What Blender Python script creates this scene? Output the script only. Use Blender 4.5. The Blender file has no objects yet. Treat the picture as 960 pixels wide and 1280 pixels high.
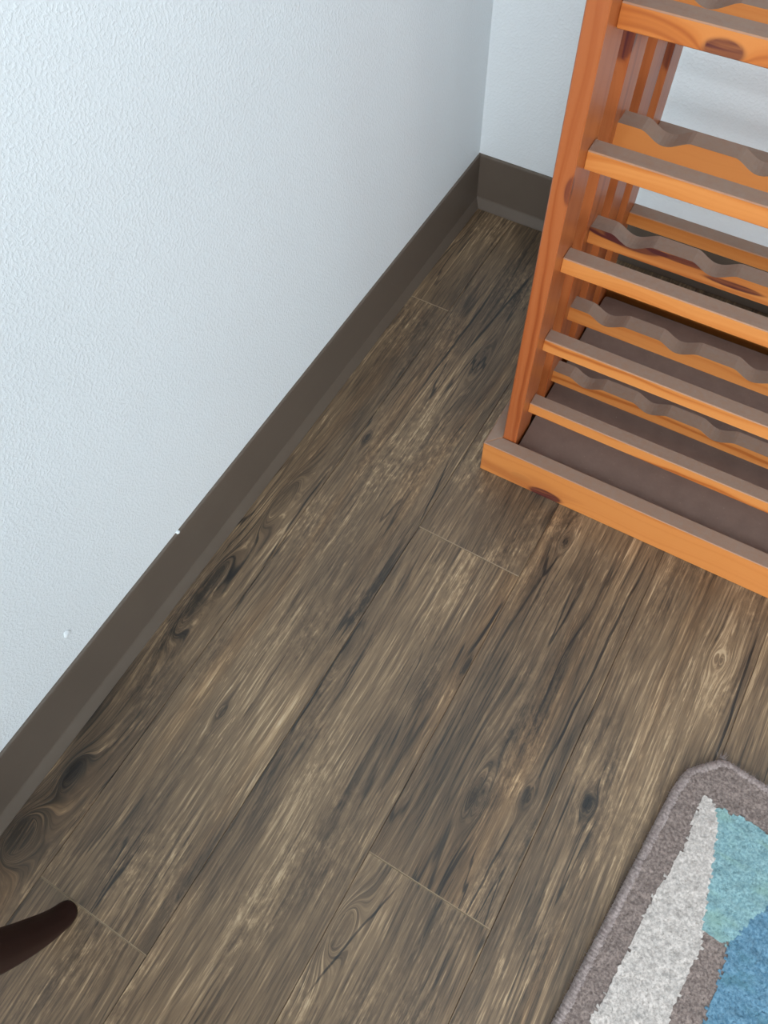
import bpy, bmesh, math, random
import numpy as np
from mathutils import Matrix, Vector

random.seed(7)
rng = np.random.default_rng(7)
scn = bpy.context.scene
C = scn.collection

# ------------------------------------------------------------------ camera, light, exposure
cam_data = bpy.data.cameras.new('camera')
cam_data.sensor_fit = 'VERTICAL'
cam_data.sensor_height = 36.0
cam_data.lens = 943.5 / 1280 * 36.0
cam_data.clip_start = 0.01
cam = bpy.data.objects.new('camera', cam_data)
C.objects.link(cam)
R = Matrix(((0.860988, -0.432862, 0.267077), (0.507733, 0.762540, -0.400924), (-0.030112, 0.480794, 0.876316)))
cam.matrix_world = Matrix.Translation((0.46817, -1.06490, 0.93879)) @ R.to_4x4()
scn.camera = cam

world = bpy.data.worlds.new('world')
world.use_nodes = True
bg = world.node_tree.nodes['Background']
bg.inputs[0].default_value = (0.89, 0.945, 1.0, 1)
bg.inputs[1].default_value = 1.6
scn.world = world

def area(name, loc, target, sx, sy, power, col):
    d = bpy.data.lights.new(name, 'AREA')
    d.shape = 'RECTANGLE'
    d.size, d.size_y, d.energy, d.color = sx, sy, power, col
    o = bpy.data.objects.new(name, d)
    C.objects.link(o)
    o.location = loc
    o.rotation_euler = (Vector(target) - Vector(loc)).to_track_quat('-Z', 'Y').to_euler()
    return o
area('glass_door_daylight', (1.20, -2.45, 1.02), (0.75, 0.0, 0.62), 2.3, 1.96, 58, (0.97, 0.985, 1.0))

scn.view_settings.view_transform = 'Standard'
scn.view_settings.look = 'None'
scn.view_settings.gamma = 1.0
scn.view_settings.use_curve_mapping = False
scn.view_settings.exposure = 0.02

# ------------------------------------------------------------------ node helpers
def lin(r, g, b):
    f = lambda c: (c / 255 / 12.92) if c <= 10 else ((c / 255 + 0.055) / 1.055) ** 2.4
    return (f(r), f(g), f(b), 1)

class T:
    """small shorthand for building node trees"""
    def __init__(self, name):
        self.m = bpy.data.materials.new(name)
        self.m.use_nodes = True
        self.t = self.m.node_tree
        self.t.nodes.clear()
        self.out = self.t.nodes.new('ShaderNodeOutputMaterial')
        self.b = self.t.nodes.new('ShaderNodeBsdfPrincipled')
        self.t.links.new(self.b.outputs[0], self.out.inputs[0])
    def n(self, k): return self.t.nodes.new('ShaderNode' + k)
    def put(self, sock, v):
        if isinstance(v, bpy.types.NodeSocket): self.t.links.new(v, sock)
        else: sock.default_value = v
    def m_(self, op, a, b=0.0, c=0.0, clamp=False):
        n = self.n('Math'); n.operation = op; n.use_clamp = clamp
        for i, v in enumerate((a, b, c)): self.put(n.inputs[i], v)
        return n.outputs[0]
    def add(self, a, b): return self.m_('ADD', a, b)
    def sub(self, a, b): return self.m_('SUBTRACT', a, b)
    def mul(self, a, b): return self.m_('MULTIPLY', a, b)
    def div(self, a, b): return self.m_('DIVIDE', a, b)
    def vec(self, x, y, z=0.0):
        n = self.n('CombineXYZ')
        for i, v in enumerate((x, y, z)): self.put(n.inputs[i], v)
        return n.outputs[0]
    def sep(self, v):
        n = self.n('SeparateXYZ'); self.put(n.inputs[0], v); return n.outputs
    def noise(self, v, scale=1.0, detail=2.0, rough=0.5, dist=0.0):
        n = self.n('TexNoise'); self.put(n.inputs['Vector'], v)
        n.inputs['Scale'].default_value = scale
        n.inputs['Detail'].default_value = detail
        n.inputs['Roughness'].default_value = rough
        n.inputs['Distortion'].default_value = dist
        return n.outputs[0]
    def sm(self, v, a, b, lo=0.0, hi=1.0):
        n = self.n('MapRange'); n.interpolation_type = 'SMOOTHSTEP'
        for i, x in enumerate((v, a, b, lo, hi)): self.put(n.inputs[i], x)
        return n.outputs[0]
    def ramp(self, v, stops):
        n = self.n('ValToRGB'); self.put(n.inputs[0], v)
        e = n.color_ramp.elements
        while len(e) < len(stops): e.new(0.5)
        for k, (p, c) in enumerate(stops): e[k].position = p; e[k].color = c
        return n.outputs[0]
    def mix(self, f, a, b, mode='MIX'):
        n = self.n('Mix'); n.data_type = 'RGBA'; n.blend_type = mode
        self.put(n.inputs[0], f); self.put(n.inputs[6], a); self.put(n.inputs[7], b)
        return n.outputs[2]
    def bump(self, h, strength, dist, normal=None):
        n = self.n('Bump'); n.inputs['Strength'].default_value = strength
        n.inputs['Distance'].default_value = dist
        self.put(n.inputs['Height'], h)
        if normal is not None: self.put(n.inputs['Normal'], normal)
        return n.outputs[0]
    def rnd(self): return self.n('ObjectInfo').outputs['Random']
    def set(self, **k):
        for a, v in k.items(): self.put(self.b.inputs[a.replace('_', ' ')], v)

# ------------------------------------------------------------------ materials
def wall_material():
    t = T('painted_orange_peel_wall')
    p = t.n('NewGeometry').outputs['Position']
    n1 = t.noise(p, 310, 2, 0.5)
    n2 = t.noise(p, 120, 2, 0.5)
    h = t.add(t.sm(n1, 0.40, 0.72), t.mul(n2, 0.35))
    big = t.noise(p, 2.2, 2, 0.5)
    col = t.mix(big, lin(218, 228, 233), lin(228, 235, 238))
    t.set(Base_Color=col, Roughness=0.62, Specular_IOR_Level=0.3)
    t.set(Normal=t.bump(h, 0.27, 0.0013))
    return t.m

def rubber_material():
    t = T('taupe_rubber_cove')
    p = t.n('NewGeometry').outputs['Position']
    n = t.noise(p, 18, 4, 0.6)
    col = t.mix(n, lin(88, 79, 70), lin(100, 90, 80))
    t.set(Base_Color=col, Roughness=t.m_('MULTIPLY_ADD', n, 0.15, 0.36), Specular_IOR_Level=0.45)
    t.set(Normal=t.bump(t.noise(p, 420, 2), 0.08, 0.0006))
    return t.m

ROW0, ROWW = 0.0822, 0.1545
# knots of the boards: row, x, y, radius, stretch along the board, darkness of the eye
KNOTS = [
    (3, 0.585, -0.852, 0.0085, 2.0, 1.0),
    (-1, 0.036, -1.130, 0.016, 2.2, 0.85),
    (-1, 0.030, -1.215, 0.030, 1.8, 0.70),
    (-1, 0.033, -0.862, 0.017, 6.5, 0.75),
    (-1, 0.045, -0.690, 0.014, 5.0, 0.25),
    (1, 0.186, -0.712, 0.010, 5.0, 0.15),
    (0, 0.094, -0.536, 0.006, 2.5, 0.9),
    (0, 0.150, -0.980, 0.005, 2.5, 0.5),
    (2, 0.470, -0.905, 0.0125, 4.0, 0.30),
    (2, 0.520, -0.880, 0.008, 2.5, 0.6),
    (2, 0.405, -1.105, 0.016, 3.0, 0.25),
    (2, 0.424, -0.552, 0.006, 2.5, 0.7),
    (1, 0.243, -0.835, 0.009, 5.0, 0.35),
    (1, 0.385, -0.775, 0.006, 5.0, 0.9),
    (3, 0.660, -0.610, 0.008, 2.0, 0.4),
    (0, 0.175, -0.330, 0.010, 5.0, 0.3),
]
# long dark splits: row, x0, y0, x1, y1, half width
CRACKS = [
    (2, 0.532, -0.48, 0.523, -0.90, 0.0010),
    (2, 0.522, -0.90, 0.512, -1.06, 0.0006),
    (1, 0.392, -0.655, 0.381, -0.785, 0.0012),
    (0, 0.222, -0.50, 0.236, -0.64, 0.0005),
    (-1, 0.075, -0.60, 0.080, -0.83, 0.0008),
    (0, 0.128, -0.16, 0.118, -0.47, 0.0012),
    (0, 0.170, -0.08, 0.145, -0.36, 0.0012),
    (3, 0.690, -0.52, 0.696, -0.80, 0.0008),
    (2, 0.440, -1.02, 0.400, -1.20, 0.0005),
    (1, 0.240, -0.76, 0.238, -0.98, 0.0007),
]

def plank_material():
    t = T('weathered_brown_oak_plank')
    x, y, z = t.sep(t.n('NewGeometry').outputs['Position'])
    pid = t.mul(t.rnd(), 37.0)
    row = t.m_('FLOOR', t.div(t.sub(x, ROW0), ROWW))
    w1 = t.sub(t.noise(t.vec(t.mul(x, 5.0), t.mul(y, 2.2), pid), 1, 2, 0.5), 0.5)
    w2 = t.sub(t.noise(t.vec(t.mul(x, 30.0), t.mul(y, 11.0), pid), 1, 2, 0.5), 0.5)
    x1 = t.add(t.add(x, t.mul(w1, 0.022)), t.mul(w2, 0.0016))
    s, eye, halo = x, 0.0, 0.0
    rows = {}
    for r in sorted({k[0] for k in KNOTS} | {k[0] for k in CRACKS}):
        rows[r] = t.m_('COMPARE', row, float(r), 0.1)
    xk = t.add(x, t.add(t.mul(w1, 0.008), t.mul(w2, 0.005)))
    s = x1
    for r, kx, ky, rad, st, dk in KNOTS:
        dx = t.sub(xk, kx)
        dy = t.div(t.sub(y, ky), st)
        r2 = t.add(t.mul(dx, dx), t.mul(dy, dy))
        q = t.mul(rows[r], t.div(rad * rad, t.add(r2, rad * rad * 0.25)))
        # small knots part the grain, broad figures nest it in closed loops
        s = t.sub(s, t.mul(dx, q)) if rad < 0.014 else t.add(s, t.mul(t.m_('MINIMUM', q, 2.4), rad * 0.9))
        e = t.sm(q, 0.9, 3.2)
        eye = t.add(eye, t.mul(e, dk))
        halo = t.add(halo, t.mul(t.sm(q, 0.15, 1.2), dk))
    crack = 0.0
    for r, xa, ya, xb, yb, hw in CRACKS:
        u = t.div(t.sub(y, ya), yb - ya)
        xc = t.m_('MULTIPLY_ADD', u, xb - xa, xa)
        xc = t.add(xc, t.mul(w2, 0.009))
        d = t.m_('ABSOLUTE', t.sub(x, xc))
        env = t.mul(t.sm(u, 0.0, 0.25), t.sm(u, 1.0, 0.7))
        wdt = t.mul(env, hw)
        c = t.mul(t.sm(t.sub(d, wdt), 0.0012, -0.0002), t.mul(env, rows[r]))
        crack = t.add(crack, c)
    # broad tone, medium streaks, ring lines that follow the knots, fine grain
    tone = t.noise(t.vec(t.mul(s, 9.0), t.mul(y, 2.4), pid), 1, 3, 0.55)
    streak = t.noise(t.vec(t.mul(s, 62.0), t.mul(y, 2.6), pid), 1, 5, 0.62)
    fine = t.sm(t.noise(t.vec(t.mul(s, 330.0), t.mul(y, 9.0), pid), 1, 4, 0.66), 0.28, 0.72)
    hn = t.noise(t.vec(t.mul(s, 470.0), t.mul(y, 19.0), pid), 1, 2, 0.55)
    hair = t.sub(t.sm(hn, 0.54, 0.66), t.sm(hn, 0.44, 0.33))
    hn2 = t.noise(t.vec(t.mul(s, 300.0), t.mul(y, 32.0), t.add(pid, 41.0)), 1, 3, 0.6)
    fleck = t.mul(t.sm(hn2, 0.57, 0.67), t.sm(t.noise(t.vec(t.mul(x, 16.0), t.mul(y, 5.0), t.add(pid, 47.0)), 1, 3, 0.6), 0.42, 0.62))
    ringph = t.noise(t.vec(t.mul(s, 24.0), t.mul(y, 0.9), pid), 1, 2, 0.45)
    ring = t.m_('SINE', t.mul(ringph, 75.0))
    ringm = t.mul(t.sm(ring, 0.35, 0.95), t.sm(t.noise(t.vec(t.mul(x, 14.0), t.mul(y, 4.0), t.add(pid, 9.0)), 1, 2), 0.42, 0.66))
    # dark long pores
    pore = t.sm(t.noise(t.vec(t.mul(s, 240.0), t.mul(y, 4.2), t.add(pid, 3.0)), 1, 4, 0.7), 0.60, 0.72)
    split = t.sm(t.m_('ABSOLUTE', t.sub(t.noise(t.vec(t.mul(s, 26.0), t.mul(y, 1.5), t.add(pid, 5.0)), 1, 3, 0.5), 0.5)), 0.012, 0.002)
    split = t.mul(split, t.sm(t.noise(t.vec(t.mul(x, 9.0), t.mul(y, 3.2), t.add(pid, 21.0)), 1, 2), 0.50, 0.66))
    # pale chattered saw marks in patches
    tick = t.noise(t.vec(t.mul(s, 210.0), t.mul(t.add(y, t.mul(w2, 0.01)), 75.0), pid), 1, 3, 0.65)
    tickm = t.sm(t.noise(t.vec(t.mul(x, 11.0), t.mul(y, 4.5), t.add(pid, 13.0)), 1, 3, 0.6), 0.44, 0.68)
    pale = t.mul(t.sm(tick, 0.48, 0.66), tickm)
    grit = t.mul(t.sm(tick, 0.46, 0.34), tickm)
    palef = t.mul(t.sm(fine, 0.62, 0.95), t.sm(tone, 0.40, 0.62))
    blot = t.sm(t.noise(t.vec(t.mul(s, 16.0), t.mul(y, 3.6), t.add(pid, 31.0)), 1, 3, 0.6), 0.56, 0.74)
    v = t.m_('MULTIPLY_ADD', t.sub(tone, 0.5), 0.55, 0.47)
    v = t.add(v, t.mul(t.sub(streak, 0.5), 0.52))
    v = t.add(v, t.mul(t.sub(fine, 0.5), 0.13))
    v = t.add(v, t.mul(hair, 0.11))
    v = t.add(v, t.mul(fleck, 0.17))
    v = t.add(v, t.mul(pale, 0.17))
    v = t.sub(v, t.mul(grit, 0.10))
    v = t.add(v, t.mul(palef, 0.13))
    v = t.sub(v, t.mul(pore, 0.17))
    v = t.sub(v, t.mul(ringm, 0.17))
    v = t.sub(v, t.mul(blot, 0.10))
    v = t.sub(v, t.mul(split, 0.32))
    v = t.sub(v, t.mul(halo, 0.16))
    v = t.sub(v, t.mul(eye, 0.26))
    v = t.sub(v, t.mul(crack, 0.36))
    v = t.add(v, t.mul(t.sub(t.rnd(), 0.5), 0.05))
    col = t.ramp(v, [(0.0, lin(28, 26, 24)), (0.22, lin(57, 49, 40)), (0.42, lin(97, 80, 62)), (0.58, lin(124, 103, 79)), (0.78, lin(172, 148, 116)), (1.0, lin(196, 178, 150))])
    hue = t.noise(t.vec(t.mul(s, 22.0), t.mul(y, 1.4), t.add(pid, 17.0)), 1, 2, 0.5)
    col = t.mix(t.sm(hue, 0.52, 0.72, 0, 0.45), col, t.mix(1.0, col, (1.10, 0.93, 0.74, 1), 'MULTIPLY'))
    col = t.mix(t.sm(hue, 0.46, 0.28, 0, 0.45), col, t.mix(1.0, col, (0.95, 0.97, 1.00, 1), 'MULTIPLY'))
    t.set(Base_Color=col, Specular_IOR_Level=0.5)
    t.set(Roughness=t.m_('MULTIPLY_ADD', v, 0.18, 0.33))
    h = t.add(t.add(t.mul(fine, 0.5), t.mul(hair, 0.4)), t.sub(t.mul(pale, 0.3), t.add(t.mul(pore, 0.5), t.mul(crack, 1.0))))
    t.set(Normal=t.bump(h, 0.30, 0.0007))
    return t.m

# knots of the rack wood in rack coordinates: u, v, z, radius, stretch(u, v, z), strength
PKN = [
    (0.101, 0.0, 0.007, 0.0115, (2.0, 1, 0.9), 1.0),
    (0.062, 0.0, 0.024, 0.008, (2.0, 1, 0.9), 0.18),
    (0.122, 0.048, 0.606, 0.0095, (1.6, 1, 0.9), 1.0),
    (0.040, 0.021, 0.472, 0.008, (1, 1, 2.2), 0.8),
    (0.031, 0.120, 0.556, 0.009, (1, 1.5, 2.0), 1.0),
    (0.036, 0.320, 0.445, 0.008, (1, 1, 2.5), 0.7),
    (0.062, 0.139, 0.342, 0.0065, (4.0, 2, 1), 1.0),
    (0.092, 0.139, 0.340, 0.0075, (4.0, 2, 1), 1.0),
    (0.150, 0.139, 0.3405, 0.003, (12.0, 1, 1.2), 1.0),
    (0.205, 0.139, 0.332, 0.003, (10.0, 1, 1.2), 1.0),
]

def pine_material(axis, name, red=0.0):
    t = T(name)
    p = t.sep(t.n('TexCoord').outputs['Object'])
    L = p[axis]
    a, b = [p[k] for k in range(3) if k != axis]
    off = t.mul(t.rnd(), 9.0)
    w = t.sub(t.noise(t.vec(t.mul(L, 5.0), t.mul(a, 12.0), t.add(off, t.mul(b, 12.0))), 1, 2, 0.5), 0.5)
    d = t.add(t.add(t.mul(a, 0.8), t.mul(b, 0.55)), t.mul(w, 0.022))
    mark = 0.0
    swirl = 0.0
    for u, v, z, rad, st, k in PKN:
        dd = [t.div(t.sub(p[i], c), st[i]) for i, c in enumerate((u, v, z))]
        r2 = t.add(t.add(t.mul(dd[0], dd[0]), t.mul(dd[1], dd[1])), t.mul(dd[2], dd[2]))
        r2 = t.mul(r2, t.m_('MULTIPLY_ADD', w, 1.2, 1.0))
        q = t.div(rad * rad, t.add(r2, rad * rad * 0.2))
        swirl = t.add(swirl, t.mul(t.m_('MINIMUM', q, 1.0), rad * 0.9))
        mark = t.add(mark, t.mul(t.sm(q, 0.55, 1.1), k))
    d = t.add(d, swirl)
    ring = t.noise(t.vec(t.mul(d, 150.0), t.mul(L, 0.7), off), 1, 2, 0.5)
    fine = t.noise(t.vec(t.mul(d, 700.0), t.mul(L, 7.0), off), 1, 2, 0.5)
    heart = t.noise(t.vec(t.mul(d, 32.0), t.mul(L, 3.0), t.add(off, 4.0)), 1, 2, 0.5)
    v = t.add(t.sm(ring, 0.38, 0.80), t.mul(t.sub(fine, 0.5), 0.35))
    col = t.ramp(v, [(0.0, lin(198, 130, 68)), (0.5, lin(187, 115, 54)), (0.85, lin(162, 90, 38)), (1.0, lin(138, 70, 32))])
    col = t.mix(t.sm(heart, 0.60, 0.76, 0, 0.42 + red * 0.6), col, lin(134, 60, 26))
    if red: col = t.mix(1.0, col, (0.66, 0.50, 0.56, 1), 'MULTIPLY')
    col = t.mix(t.mul(t.rnd(), 0.55), col, t.mix(1.0, col, (0.86, 0.72, 0.62, 1), 'MULTIPLY'))
    rim = t.noise(t.vec(t.mul(d, 420.0), t.mul(L, 12.0), off), 1, 2)
    col = t.mix(t.m_('MULTIPLY', mark, t.m_('MULTIPLY_ADD', rim, 1.3, 0.20), clamp=True), col, lin(78, 32, 32))
    # dust that has settled on the upward faces
    g = t.n('NewGeometry')
    nz = t.sep(g.outputs['True Normal'])[2]
    dn = t.noise(g.outputs['Position'], 160, 4, 0.65)
    dust = t.mul(t.sm(nz, 0.45, 0.85), t.m_('MULTIPLY_ADD', dn, 0.30, 0.78, clamp=True))
    col = t.mix(dust, col, t.mix(dn, lin(122, 101, 88), lin(146, 126, 112)))
    t.set(Base_Color=col, Specular_IOR_Level=0.5)
    t.set(Roughness=t.m_('MULTIPLY_ADD', dust, 0.38, 0.36))
    t.set(Normal=t.bump(t.add(fine, t.mul(dust, dn)), 0.10, 0.0006))
    return t.m

def panel_material():
    t = T('dusty_brown_panel')
    p = t.n('NewGeometry').outputs['Position']
    n = t.noise(p, 45, 5, 0.65)
    sp = t.sm(t.noise(p, 480, 1), 0.74, 0.78)
    col = t.mix(n, lin(104, 84, 75), lin(130, 108, 98))
    col = t.mix(t.mul(sp, 0.6), col, lin(170, 152, 134))
    t.set(Base_Color=col, Roughness=0.62, Specular_IOR_Level=0.35)
    t.set(Normal=t.bump(n, 0.12, 0.001))
    return t.m

def plain(name, c, rough, spec=0.5, c2=None, scale=30):
    t = T(name)
    p = t.n('NewGeometry').outputs['Position']
    n = t.noise(p, scale, 3, 0.6)
    t.set(Base_Color=t.mix(n, c, c2 or c), Roughness=rough, Specular_IOR_Level=spec)
    return t.m

def yarn(name, ca, cb, cc=None):
    t = T(name)
    p = t.n('NewGeometry').outputs['Position']
    n = t.noise(p, 330, 3, 0.6)
    col = t.mix(t.sm(n, 0.3, 0.7), ca, cb)
    if cc:
        x, y, z = t.sep(p)
        col = t.mix(t.sm(t.noise(t.vec(t.mul(x, 26), t.mul(y, 60)), 1, 2), 0.5, 0.7, 0, 0.55), col, cc)
    t.set(Base_Color=col, Roughness=0.92, Specular_IOR_Level=0.12, Sheen_Weight=0.25, Sheen_Roughness=0.5)
    t.set(Normal=t.bump(t.noise(p, 900, 3, 0.7), 0.5, 0.0012))
    return t.m

M_wall = wall_material()
M_rubber = rubber_material()
M_plank = plank_material()
M_core = plain('pale_worn_plank_edge', lin(166, 148, 122), 0.6, 0.3, lin(118, 100, 80), 40)
M_sub = plain('dark_underlay', lin(30, 27, 24), 0.9, 0.1)
M_px = pine_material(0, 'varnished_pine_along_width')
M_py = pine_material(1, 'varnished_pine_along_depth')
M_pz = pine_material(2, 'varnished_red_pine_upright', 0.55)
M_panel = panel_material()
M_leg = plain('dark_mahogany_stain', lin(33, 16, 12), 0.5, 0.22, lin(42, 21, 16), 40)
M_felt = plain('black_felt', lin(18, 15, 14), 0.95, 0.1)
M_cush = plain('dark_seat_fabric', lin(70, 60, 54), 0.9, 0.1)
M_yg = yarn('taupe_pile', lin(106, 94, 90), lin(152, 138, 131))
M_yw = yarn('off_white_pile', lin(166, 160, 155), lin(208, 201, 195))
M_yt = yarn('pale_teal_pile', lin(108, 144, 152), lin(146, 180, 184), lin(134, 166, 152))
M_yb = yarn('mid_blue_pile', lin(74, 114, 138), lin(112, 150, 172), lin(90, 134, 146))
M_bind = yarn('grey_serged_yarn', lin(122, 110, 107), lin(160, 148, 144))

# ------------------------------------------------------------------ mesh helpers
def link(name, me, mats, parent=None):
    o = bpy.data.objects.new(name, me)
    C.objects.link(o)
    if not isinstance(mats, (list, tuple)): mats = [mats]
    for m in mats: me.materials.append(m)
    if parent is not None: o.parent = parent
    return o
def from_bm(name, bm, mats, parent=None, smooth=False):
    bmesh.ops.recalc_face_normals(bm, faces=bm.faces)
    me = bpy.data.meshes.new(name)
    bm.to_mesh(me); bm.free()
    if smooth: me.polygons.foreach_set('use_smooth', [True] * len(me.polygons))
    return link(name, me, mats, parent)
def box_bm(lo, hi, bev=0.0):
    bm = bmesh.new()
    bmesh.ops.create_cube(bm, size=1)
    for v in bm.verts:
        v.co = Vector([(lo[i] + hi[i]) / 2 + v.co[i] * (hi[i] - lo[i]) for i in range(3)])
    if bev: bmesh.ops.bevel(bm, geom=list(bm.edges), offset=bev, segments=1, affect='EDGES', profile=0.5)
    return bm
def prism_bm(profile, f0, f1):
    """closed outline (list of 2-tuples) mapped by f0 and f1 to the two end caps"""
    bm = bmesh.new()
    a = [bm.verts.new(f0(q)) for q in profile]
    b = [bm.verts.new(f1(q)) for q in profile]
    n = len(profile)
    bm.faces.new(a); bm.faces.new(list(reversed(b)))
    for i in range(n): bm.faces.new((a[i], b[i], b[(i + 1) % n], a[(i + 1) % n]))
    return bm
def tag(o, label=None, cat=None, group=None, kind=None):
    for k, v in (('label', label), ('category', cat), ('group', group), ('kind', kind)):
        if v: o[k] = v
    return o
def empty(name, loc, rz=0.0):
    o = bpy.data.objects.new(name, None)
    C.objects.link(o)
    o.location = loc; o.rotation_euler = (0, 0, rz); o.empty_display_size = 0.1
    return o

# ------------------------------------------------------------------ setting
XMAX, YMIN = 2.9, -2.6
floor = from_bm('floor', box_bm((-0.1, YMIN, -0.06), (XMAX, 0.1, -0.0085)), M_sub)
tag(floor, 'dark weathered brown wood plank floor', 'floor', kind='structure')

def plank(x0, x1, y0, y1, k):
    """board with eased long edges and a pale worn arris at its ends"""
    g, c, e = 0.0001, 0.0004, 0.0008
    x0 += g; x1 -= g; y0 += g; y1 -= g
    zt, zb = 0.0, -0.008
    bm = bmesh.new()
    top = [bm.verts.new(q) for q in ((x0 + c, y0 + e, zt), (x1 - c, y0 + e, zt), (x1 - c, y1 - e, zt), (x0 + c, y1 - e, zt))]
    mid = [bm.verts.new(q) for q in ((x0, y0, zt - 0.0007), (x1, y0, zt - 0.0007), (x1, y1, zt - 0.0007), (x0, y1, zt - 0.0007))]
    bot = [bm.verts.new((v.co.x, v.co.y, zb)) for v in mid]
    bm.faces.new(top); bm.faces.new(list(reversed(bot)))
    for i in range(4):
        j = (i + 1) % 4
        f = bm.faces.new((mid[i], mid[j], top[j], top[i]))
        if i in (0, 2): f.material_index = 1
        bm.faces.new((bot[i], bot[j], mid[j], mid[i]))
    o = from_bm('plank', bm, [M_plank, M_core], floor)
    o.pass_index = k
PL = 1.22
ends = {-1: -0.2556, 0: -1.2345, 1: -0.6312, 2: -1.0239, 3: -0.12, 4: -0.30, 5: -1.15}
k = 0
for r in range(-1, 18):
    x0 = max(-0.002, ROW0 + r * ROWW) if r == -1 else ROW0 + r * ROWW
    if r == -1: x0 = 0.0
    x1 = min(ROW0 + (r + 1) * ROWW, XMAX)
    e = ends.get(r, -((r * 0.437 + 0.2) % 1.0) * PL)
    ys = [0.0]
    yy = e
    while yy > -0.02: yy -= PL
    while yy + PL < -0.02: yy += PL
    while yy > YMIN: ys.append(yy); yy -= PL
    ys.append(YMIN)
    for a, b in zip(ys[1:], ys[:-1]):
        if b - a > 0.01: plank(x0, x1, a, b, k); k += 1

WH = 2.4
wl = from_bm('wall_left', box_bm((-0.1, YMIN, -0.06), (0.0, 0.1, WH)), M_wall)
tag(wl, 'white textured wall above the long taupe baseboard', 'wall', kind='structure')
wb = from_bm('wall_back', box_bm((0.0, 0.0, -0.06), (XMAX, 0.1, WH)), M_wall)
tag(wb, 'white wall behind the wooden wine rack', 'wall', kind='structure')

wr = from_bm('wall_right', box_bm((XMAX, YMIN, -0.06), (XMAX + 0.1, 0.1, WH)), M_wall)
tag(wr, 'white wall at the far side of the rug', 'wall', kind='structure')
ce = from_bm('ceiling', box_bm((-0.1, YMIN, WH), (XMAX + 0.1, 0.1, WH + 0.08)), M_wall)
tag(ce, 'white ceiling over the corner', 'ceiling', kind='structure')

# cove base: profile as (distance from wall, height)
toe = 0.0118
prof = [(0.0, 0.0), (toe, 0.0), (toe, 0.0014), (0.0112, 0.0030), (0.0050, 0.0165), (0.0042, 0.0195), (0.0036, 0.060), (0.0034, 0.0978), (0.0028, 0.1002), (0.0014, 0.1014), (0.0, 0.1016)]
bl = from_bm('baseboard_left', prism_bm(prof, lambda q: (q[0], -q[0], q[1]), lambda q: (q[0], YMIN, q[1])), M_rubber)
tag(bl, 'taupe rubber cove baseboard along the long white wall', 'baseboard', kind='structure')
bb = from_bm('baseboard_back', prism_bm(prof, lambda q: (q[0], -q[0], q[1]), lambda q: (XMAX, -q[0], q[1])), M_rubber)
tag(bb, 'taupe rubber cove baseboard behind the wine rack', 'baseboard', kind='structure')

def blob(name, y, z, ry, rz, h):
    bm = bmesh.new()
    bmesh.ops.create_icosphere(bm, subdivisions=3, radius=1)
    for v in bm.verts:
        n = 1 + 0.12 * math.sin(3 * v.co.y + 2 * v.co.z)
        v.co = Vector((v.co.x * h, y + v.co.y * ry * n, z + v.co.z * rz * n))
    return from_bm(name, bm, M_wall, wl, True)
blob('paint_drip', -1.0104, 0.1502, 0.0050, 0.0058, 0.0020)
blob('paint_fleck', -0.835, 0.1008, 0.0030, 0.0018, 0.0040)

# ------------------------------------------------------------------ wine rack
rack = empty('wine_rack', (0.2665, -0.5033, 0.0), math.radians(0.71))
tag(rack, 'orange varnished pine wine rack with dusty scalloped rails in the corner', 'wine rack')
W, D = 0.638, 0.396
S = 0.0192
UI = 0.0385
HB = 0.066
def rbox(name, lo, hi, m, bev=0.0010): return from_bm(name, box_bm(lo, hi, bev), m, rack)
# base frame boards: mitred at the corners
def mitre_board(pts, m):
    bm = prism_bm(pts, lambda q: (q[0], q[1], 0.0), lambda q: (q[0], q[1], HB))
    bmesh.ops.bevel(bm, geom=list(bm.edges), offset=0.0009, segments=1, affect='EDGES', profile=0.5)
    from_bm('base_board', bm, m, rack)
mitre_board([(0, 0), (W, 0), (W - S, S + 0.0012), (S, S + 0.0012)], M_px)
mitre_board([(0, 0), (S, S + 0.0012), (S, D - S), (0, D)], M_py)
mitre_board([(W, 0), (W, D), (W - S, D - S), (W - S, S + 0.0012)], M_py)
mitre_board([(0, D), (S, D - S), (W - S, D - S), (W, D)], M_px)
# bottom panel with rounded rear corners
def rounded_rect(x0, x1, y0, y1, r, n=5):
    out = []
    for cx, cy, a0 in ((x1 - r, y0 + r, -90), (x1 - r, y1 - r, 0), (x0 + r, y1 - r, 90), (x0 + r, y0 + r, 180)):
        for i in range(n + 1):
            a = math.radians(a0 + 90 * i / n)
            out.append((cx + r * math.cos(a), cy + r * math.sin(a)))
    return out
bm = prism_bm(rounded_rect(UI + 0.0028, W - UI - 0.0028, S + 0.0016, 0.352, 0.006), lambda q: (q[0], q[1], 0.034), lambda q: (q[0], q[1], 0.050))
from_bm('bottom_panel', bm, M_panel, rack)
PT = 0.80
posts = (0.0212, 0.1205, 0.2190, 0.3195)
for u0, u1 in ((S, UI), (W - UI, W - S)):
    for v0 in posts:
        rbox('post', (u0, v0, 0.0), (u1, v0 + 0.0552, PT), M_pz, 0.0012)
    rbox('top_cap', (u0 - 0.003, 0.016, PT), (u1 + 0.003, 0.380, PT + S), M_py)
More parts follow.
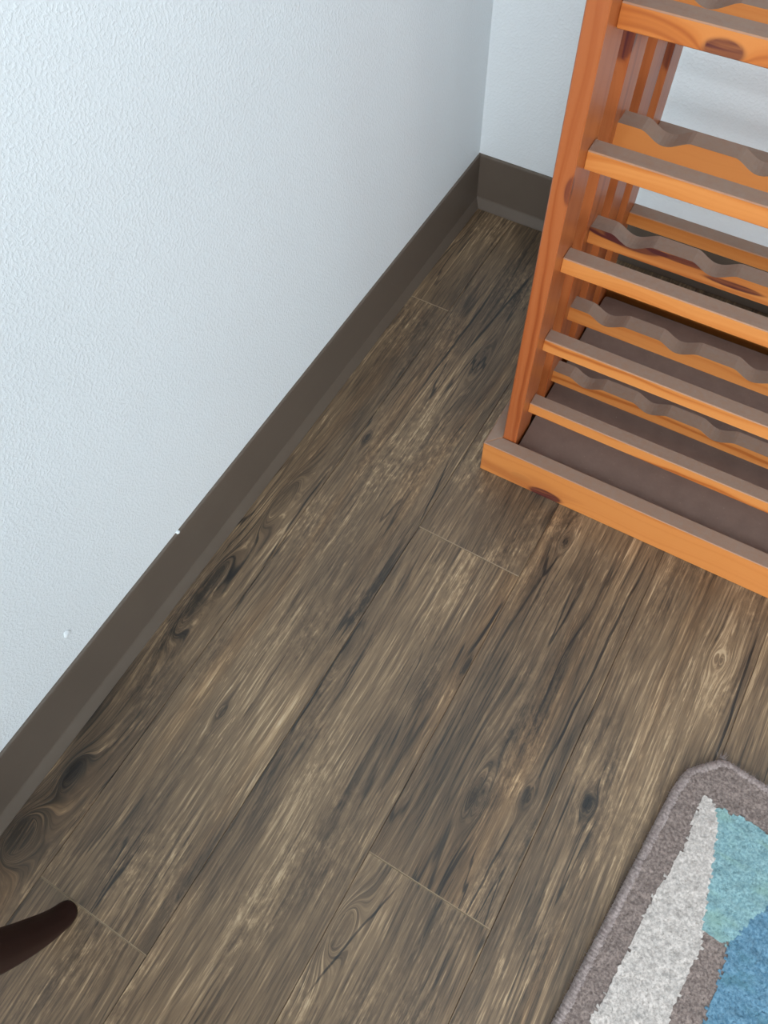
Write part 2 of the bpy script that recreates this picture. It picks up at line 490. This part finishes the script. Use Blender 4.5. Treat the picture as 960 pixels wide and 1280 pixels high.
for i in range(6):
    dz = 0.1241 * i
    rbox('front_rail', (UI, 0.0475, 0.1055 + dz), (W - UI, 0.0664, 0.1252 + dz), M_px)
    # scalloped rail: hollows for the bottles
    zt = 0.0935 + dz * 1.0095
    zb = zt - (0.0223 if i < 3 else 0.0310)
    pr = [(UI, zb), (W - UI, zb), (W - UI, zt)]
    cs = [0.0870 + 0.0928 * j for j in range(6)]
    for cx in reversed(cs):
        hw = 0.0245
        for a in np.linspace(1, -1, 13):
            dd = 0.0100 * (0.5 + 0.5 * math.cos(math.pi * a)) ** 0.75
            pr.append((cx + a * hw, zt - dd))
    pr.append((UI, zt))
    bm = prism_bm(pr, lambda q: (q[0], 0.1390, q[1]), lambda q: (q[0], 0.1605, q[1]))
    from_bm('scalloped_rail', bm, M_px, rack)
    rbox('back_rail', (UI, 0.3510, 0.0640 + dz), (W - UI, 0.3725, 0.0845 + dz), M_px)

# ------------------------------------------------------------------ rug
ang = math.radians(-5.2)
ex, ey = Vector((math.cos(ang), math.sin(ang), 0)), Vector((-math.sin(ang), math.cos(ang), 0))
# left edge passes through (0.6490,-0.9225), far edge through (0.7263,-0.7283)
a0 = Vector((0.6490, -0.9225, 0)).dot(ex)
b0 = Vector((0.7263, -0.7283, 0)).dot(ey)
rug_o = ex * a0 + ey * b0
rug = empty('area_rug', rug_o, ang)
tag(rug, 'taupe edged area rug patterned in off white, teal and blue on the floor', 'rug')
RW, RL = 0.62, 0.95
def rl(x, y):
    d = Vector((x, y, 0)) - rug_o
    return (d.dot(ex), d.dot(ey))
white = [rl(*q) for q in ((0.6938, -0.780), (0.7020, -0.7775), (0.7098, -0.7835), (0.7195, -0.8035), (0.7240, -0.830), (0.7285, -0.854), (0.7335, -0.885), (0.7385, -0.9105), (0.7425, -0.9230), (0.7405, -0.950), (0.7350, -1.008), (0.728, -1.10), (0.720, -1.20), (0.640, -1.20), (0.664, -1.075), (0.6688, -1.040), (0.6765, -0.9805), (0.6815, -0.9045), (0.6890, -0.865), (0.6942, -0.833), (0.6925, -0.800))]
teal = [rl(*q) for q in ((0.7098, -0.7835), (0.7390, -0.7800), (0.7690, -0.7820), (0.900, -0.800), (0.870, -0.830), (0.7900, -0.8520), (0.7760, -0.8850), (0.7668, -0.9105), (0.7385, -0.9105), (0.7335, -0.885), (0.7285, -0.854), (0.7240, -0.830), (0.7195, -0.8035))]
blue = [rl(*q) for q in ((0.7900, -0.8520), (0.870, -0.830), (0.96, -0.815), (0.99, -1.02), (0.88, -1.15), (0.758, -1.06), (0.7660, -0.990), (0.7680, -0.950), (0.7668, -0.9105), (0.7760, -0.8850))]
low = [(0.16, -0.52), (0.40, -0.44), (0.52, -0.62), (0.46, -0.86), (0.12, -0.84)]
def inside(px, py, poly):
    c = np.zeros(px.shape, bool)
    n = len(poly)
    for i in range(n):
        (x1, y1), (x2, y2) = poly[i], poly[(i + 1) % n]
        if y1 == y2: continue
        hit = ((y1 > py) != (y2 > py)) & (px < (x2 - x1) * (py - y1) / (y2 - y1) + x1)
        c ^= hit
    return c
# outline: the far left corner is blunt
CX, CY = 0.034, 0.050
def outline(inset):
    i = inset
    k = i * 0.55
    return [(i, -RL + i), (i, -CY - 0.012 - k), (i + 0.004, -CY * 0.72 - k), (0.018 + i * .7, -0.019 - i * .7), (CX - 0.002 + k, -0.002 - i), (CX + 0.006 + k, -i), (RW - i, -i), (RW - i, -RL + i)]
step = 0.0029
nx, ny = int(RW / step), int(RL / step)
gx, gy = np.meshgrid(np.arange(nx + 1) * step, -np.arange(ny + 1) * step, indexing='ij')
jit = rng.normal(0, 0.0006, gx.shape + (2,))
gx, gy = gx + jit[..., 0], gy + jit[..., 1]
lowf = rng.normal(0, 1, gx.shape)
for _ in range(2):
    lowf = (lowf + np.roll(lowf, 1, 0) + np.roll(lowf, -1, 0) + np.roll(lowf, 1, 1) + np.roll(lowf, -1, 1)) / 5
gz = 0.0095 + lowf * 0.0018 + rng.normal(0, 0.0005, gx.shape)
cx_ = (gx[:-1, :-1] + gx[1:, 1:]) / 2 + rng.normal(0, 0.0007, (nx, ny))
cy_ = (gy[:-1, :-1] + gy[1:, 1:]) / 2 + rng.normal(0, 0.0007, (nx, ny))
reg = np.zeros((nx, ny), int)
reg[inside(cx_, cy_, blue)] = 3
reg[inside(cx_, cy_, low)] = 3
reg[inside(cx_, cy_, teal)] = 2
reg[inside(cx_, cy_, white)] = 1
ok = inside((gx[:-1, :-1] + gx[1:, 1:]) / 2, (gy[:-1, :-1] + gy[1:, 1:]) / 2, outline(0.006))
reg[~ok] = -1
P = np.stack([gx, gy, gz], -1)
def pile(rid, name, mat, label, raise_=0.0):
    I, J = np.nonzero(reg == rid)
    idx = lambda i, j: i * (ny + 1) + j
    quads = np.stack([idx(I, J), idx(I, J + 1), idx(I + 1, J + 1), idx(I + 1, J)], 1)
    uq, inv = np.unique(quads, return_inverse=True)
    V = P.reshape(-1, 3)[uq].copy()
    V[:, 2] += raise_
    F = inv.reshape(-1, 4)[:, ::-1]
    # tuft fibres where the pile is near the far left corner
    near = (I < 0.36 / step) & (J < 0.46 / step)
    In, Jn = I[near], J[near]
    rep = 5
    In, Jn = np.repeat(In, rep), np.repeat(Jn, rep)
    n = len(In)
    c = P[In, Jn] + np.stack([rng.random(n) * step, -rng.random(n) * step, np.zeros(n)], 1)
    an = rng.random(n) * 2 * np.pi
    w = 0.00032
    side = np.stack([np.cos(an) * w, np.sin(an) * w, np.zeros(n)], 1)
    tip = c + np.stack([rng.normal(0, 0.0011, n), rng.normal(0, 0.0011, n), 0.0010 + rng.random(n) * 0.0014 + raise_], 1)
    c[:, 2] -= 0.0010
    B = np.empty((n * 3, 3)); B[0::3] = c - side; B[1::3] = c + side; B[2::3] = tip
    tri = np.arange(n * 3).reshape(-1, 3) + len(V)
    me = bpy.data.meshes.new(name)
    me.from_pydata(np.vstack([V, B]).tolist(), [], F.tolist() + tri.tolist())
    me.polygons.foreach_set('use_smooth', [True] * len(me.polygons))
    o = link(name, me, mat, rug)
    if label: o['label'] = label
    return o
pile(0, 'pile_ground', M_yg, 'taupe cut pile ground')
pile(1, 'pile_patch', M_yw, 'off white pile wedge', 0.0006)
pile(2, 'pile_patch', M_yt, 'pale teal pile patch', 0.0006)
pile(3, 'pile_patch', M_yb, 'mid blue pile patch', 0.0006)
bm = prism_bm(outline(0.005), lambda q: (q[0], q[1], 0.0003), lambda q: (q[0], q[1], 0.0055))
from_bm('backing', bm, M_yg, rug)
# serged edge: a tube whose surface is ribbed by the wrapped yarn, with loose fibres
def resample(pts, d):
    out = []
    for i in range(len(pts)):
        a, b = Vector(pts[i]), Vector(pts[(i + 1) % len(pts)])
        n = max(1, int((b - a).length / d))
        for k in range(n): out.append(a.lerp(b, k / n))
    return out
path = resample(outline(0.0052), 0.00125)
for _ in range(6):
    n = len(path)
    path = [(path[i - 1] + path[i] * 2 + path[(i + 1) % n]) / 4 for i in range(n)]
n = len(path)
NS = 10
V, F = [], []
fib = []
for i in range(n):
    tdir = (path[(i + 1) % n] - path[i - 1]).normalized()
    nrm = Vector((tdir.y, -tdir.x))
    rib = 0.0055 + 0.00035 * math.sin(i * 2.1) + random.gauss(0, 0.00022)
    for j in range(NS):
        a = 2 * math.pi * j / NS
        off = i + (0.6 if j > NS / 2 else 0)
        V.append((path[i].x + nrm.x * rib * math.cos(a), path[i].y + nrm.y * rib * math.cos(a), 0.0058 + rib * 0.98 * math.sin(a)))
    for j in range(NS):
        F.append((i * NS + j, i * NS + (j + 1) % NS, ((i + 1) % n) * NS + (j + 1) % NS, ((i + 1) % n) * NS + j))
    near_corner = path[i].x < 0.32 and path[i].y > -0.45
    if near_corner:
        for _ in range(5):
            a = random.uniform(-0.6, 3.6)
            ln = random.uniform(0.0015, 0.0045)
            d = Vector((nrm.x * math.cos(a), nrm.y * math.cos(a), math.sin(a)))
            d = (d + Vector((random.gauss(0, .5), random.gauss(0, .5), random.gauss(0, .3)))).normalized()
            b = Vector((path[i].x + nrm.x * rib * math.cos(a), path[i].y + nrm.y * rib * math.cos(a), max(0.001, 0.0058 + rib * math.sin(a))))
            fib.append((b, b + d * ln))
for b, e in fib:
    s = len(V)
    w = Vector((random.gauss(0, 1), random.gauss(0, 1), random.gauss(0, 1))).normalized() * 0.00022
    e = Vector((e.x, e.y, max(0.0005, e.z)))
    V += [tuple(b - w), tuple(b + w), tuple(e)]
    F.append((s, s + 1, s + 2))
# a few loose threads stand off the blunt corner
for q in range(22):
    b = Vector((CX + random.gauss(0, 0.003), -0.002, 0.006))
    e = b + Vector((random.gauss(-0.001, 0.003), random.uniform(0.003, 0.011), random.uniform(0, 0.006)))
    s = len(V)
    w = Vector((0.00028, 0, 0))
    V += [tuple(b - w), tuple(b + w), tuple(e)]
    F.append((s, s + 1, s + 2))
me = bpy.data.meshes.new('binding')
me.from_pydata(V, [], F)
me.polygons.foreach_set('use_smooth', [True] * len(me.polygons))
o = link('binding', me, M_bind, rug)
o['label'] = 'fuzzy grey serged edge'

# ------------------------------------------------------------------ chair whose curved back leg reaches into the view
CH = Vector((0.1335, -1.2480, 0.0))
chair = empty('dining_chair', CH, math.radians(-5))
tag(chair, 'dark brown wooden chair with curved back leg standing by the baseboard', 'chair')
def sweep(name, pts, mat, parent, seg=6):
    """pts: (x, y, z, half thickness, half depth); rounded rectangular section"""
    bm = bmesh.new()
    rings = []
    P_ = []
    for i in range(len(pts) - 1):
        p0, p1, p2, p3 = pts[max(i - 1, 0)], pts[i], pts[i + 1], pts[min(i + 2, len(pts) - 1)]
        for k in range(seg):
            t_ = k / seg
            P_.append([0.5 * ((2 * b) + (c - a) * t_ + (2 * a - 5 * b + 4 * c - d) * t_ ** 2 + (-a + 3 * b - 3 * c + d) * t_ ** 3) for a, b, c, d in zip(p0, p1, p2, p3)])
    P_.append(list(pts[-1]))
    for x, y, z, hx, hy in P_:
        r = min(hx, hy) * 0.97
        ring = [bm.verts.new((x + u, y + v, z)) for u, v in rounded_rect(-hx, hx, -hy, hy, r, 5)]
        rings.append(ring)
    m = len(rings[0])
    for A, B in zip(rings, rings[1:]):
        for j in range(m): bm.faces.new((A[j], A[(j + 1) % m], B[(j + 1) % m], B[j]))
    bm.faces.new(list(reversed(rings[0]))); bm.faces.new(rings[-1])
    return from_bm(name, bm, mat, parent, True)
CWD, CDP = 0.40, 0.42
for sx in (0.0, CWD):
    lg = sweep('back_leg', [(sx, -0.002, 0.003, 0.0135, 0.0150), (sx, -0.016, 0.020, 0.0145, 0.0180), (sx, -0.030, 0.050, 0.0160, 0.0215), (sx, -0.045, 0.100, 0.0175, 0.0240), (sx, -0.060, 0.200, 0.018, 0.0250), (sx, -0.064, 0.320, 0.018, 0.0230), (sx, -0.064, 0.440, 0.018, 0.0220), (sx, -0.048, 0.640, 0.015, 0.018), (sx, -0.006, 0.880, 0.013, 0.014)], M_leg, chair)
    fl = from_bm('felt_pad', prism_bm(rounded_rect(sx - 0.0115, sx + 0.0115, -0.015, 0.011, 0.008, 3), lambda q: (q[0], q[1], 0.0003), lambda q: (q[0], q[1], 0.0034)), M_felt, lg)
    sweep('front_leg', [(sx, -0.064 - CDP, 0.0, 0.013, 0.013), (sx, -0.064 - CDP, 0.22, 0.016, 0.016), (sx, -0.064 - CDP, 0.435, 0.018, 0.018)], M_leg, chair)
    from_bm('side_apron', box_bm((sx - 0.010, -0.064 - CDP + 0.016, 0.375), (sx + 0.010, -0.064 - 0.018, 0.432), 0.002), M_leg, chair)
from_bm('front_apron', box_bm((0.016, -0.074 - CDP, 0.375), (CWD - 0.016, -0.054 - CDP, 0.432), 0.002), M_leg, chair)
from_bm('back_apron', box_bm((0.016, -0.074, 0.375), (CWD - 0.016, -0.054, 0.432), 0.002), M_leg, chair)
from_bm('seat', box_bm((0.020, -0.094 - CDP, 0.4345), (CWD - 0.020, -0.092, 0.472), 0.010), M_cush, chair)
for z0, z1, yy in ((0.58, 0.63, -0.053), (0.70, 0.75, -0.036), (0.82, 0.875, -0.014)):
    from_bm('back_slat', box_bm((0.012, yy - 0.008, z0), (CWD - 0.012, yy + 0.008, z1), 0.003), M_leg, chair)
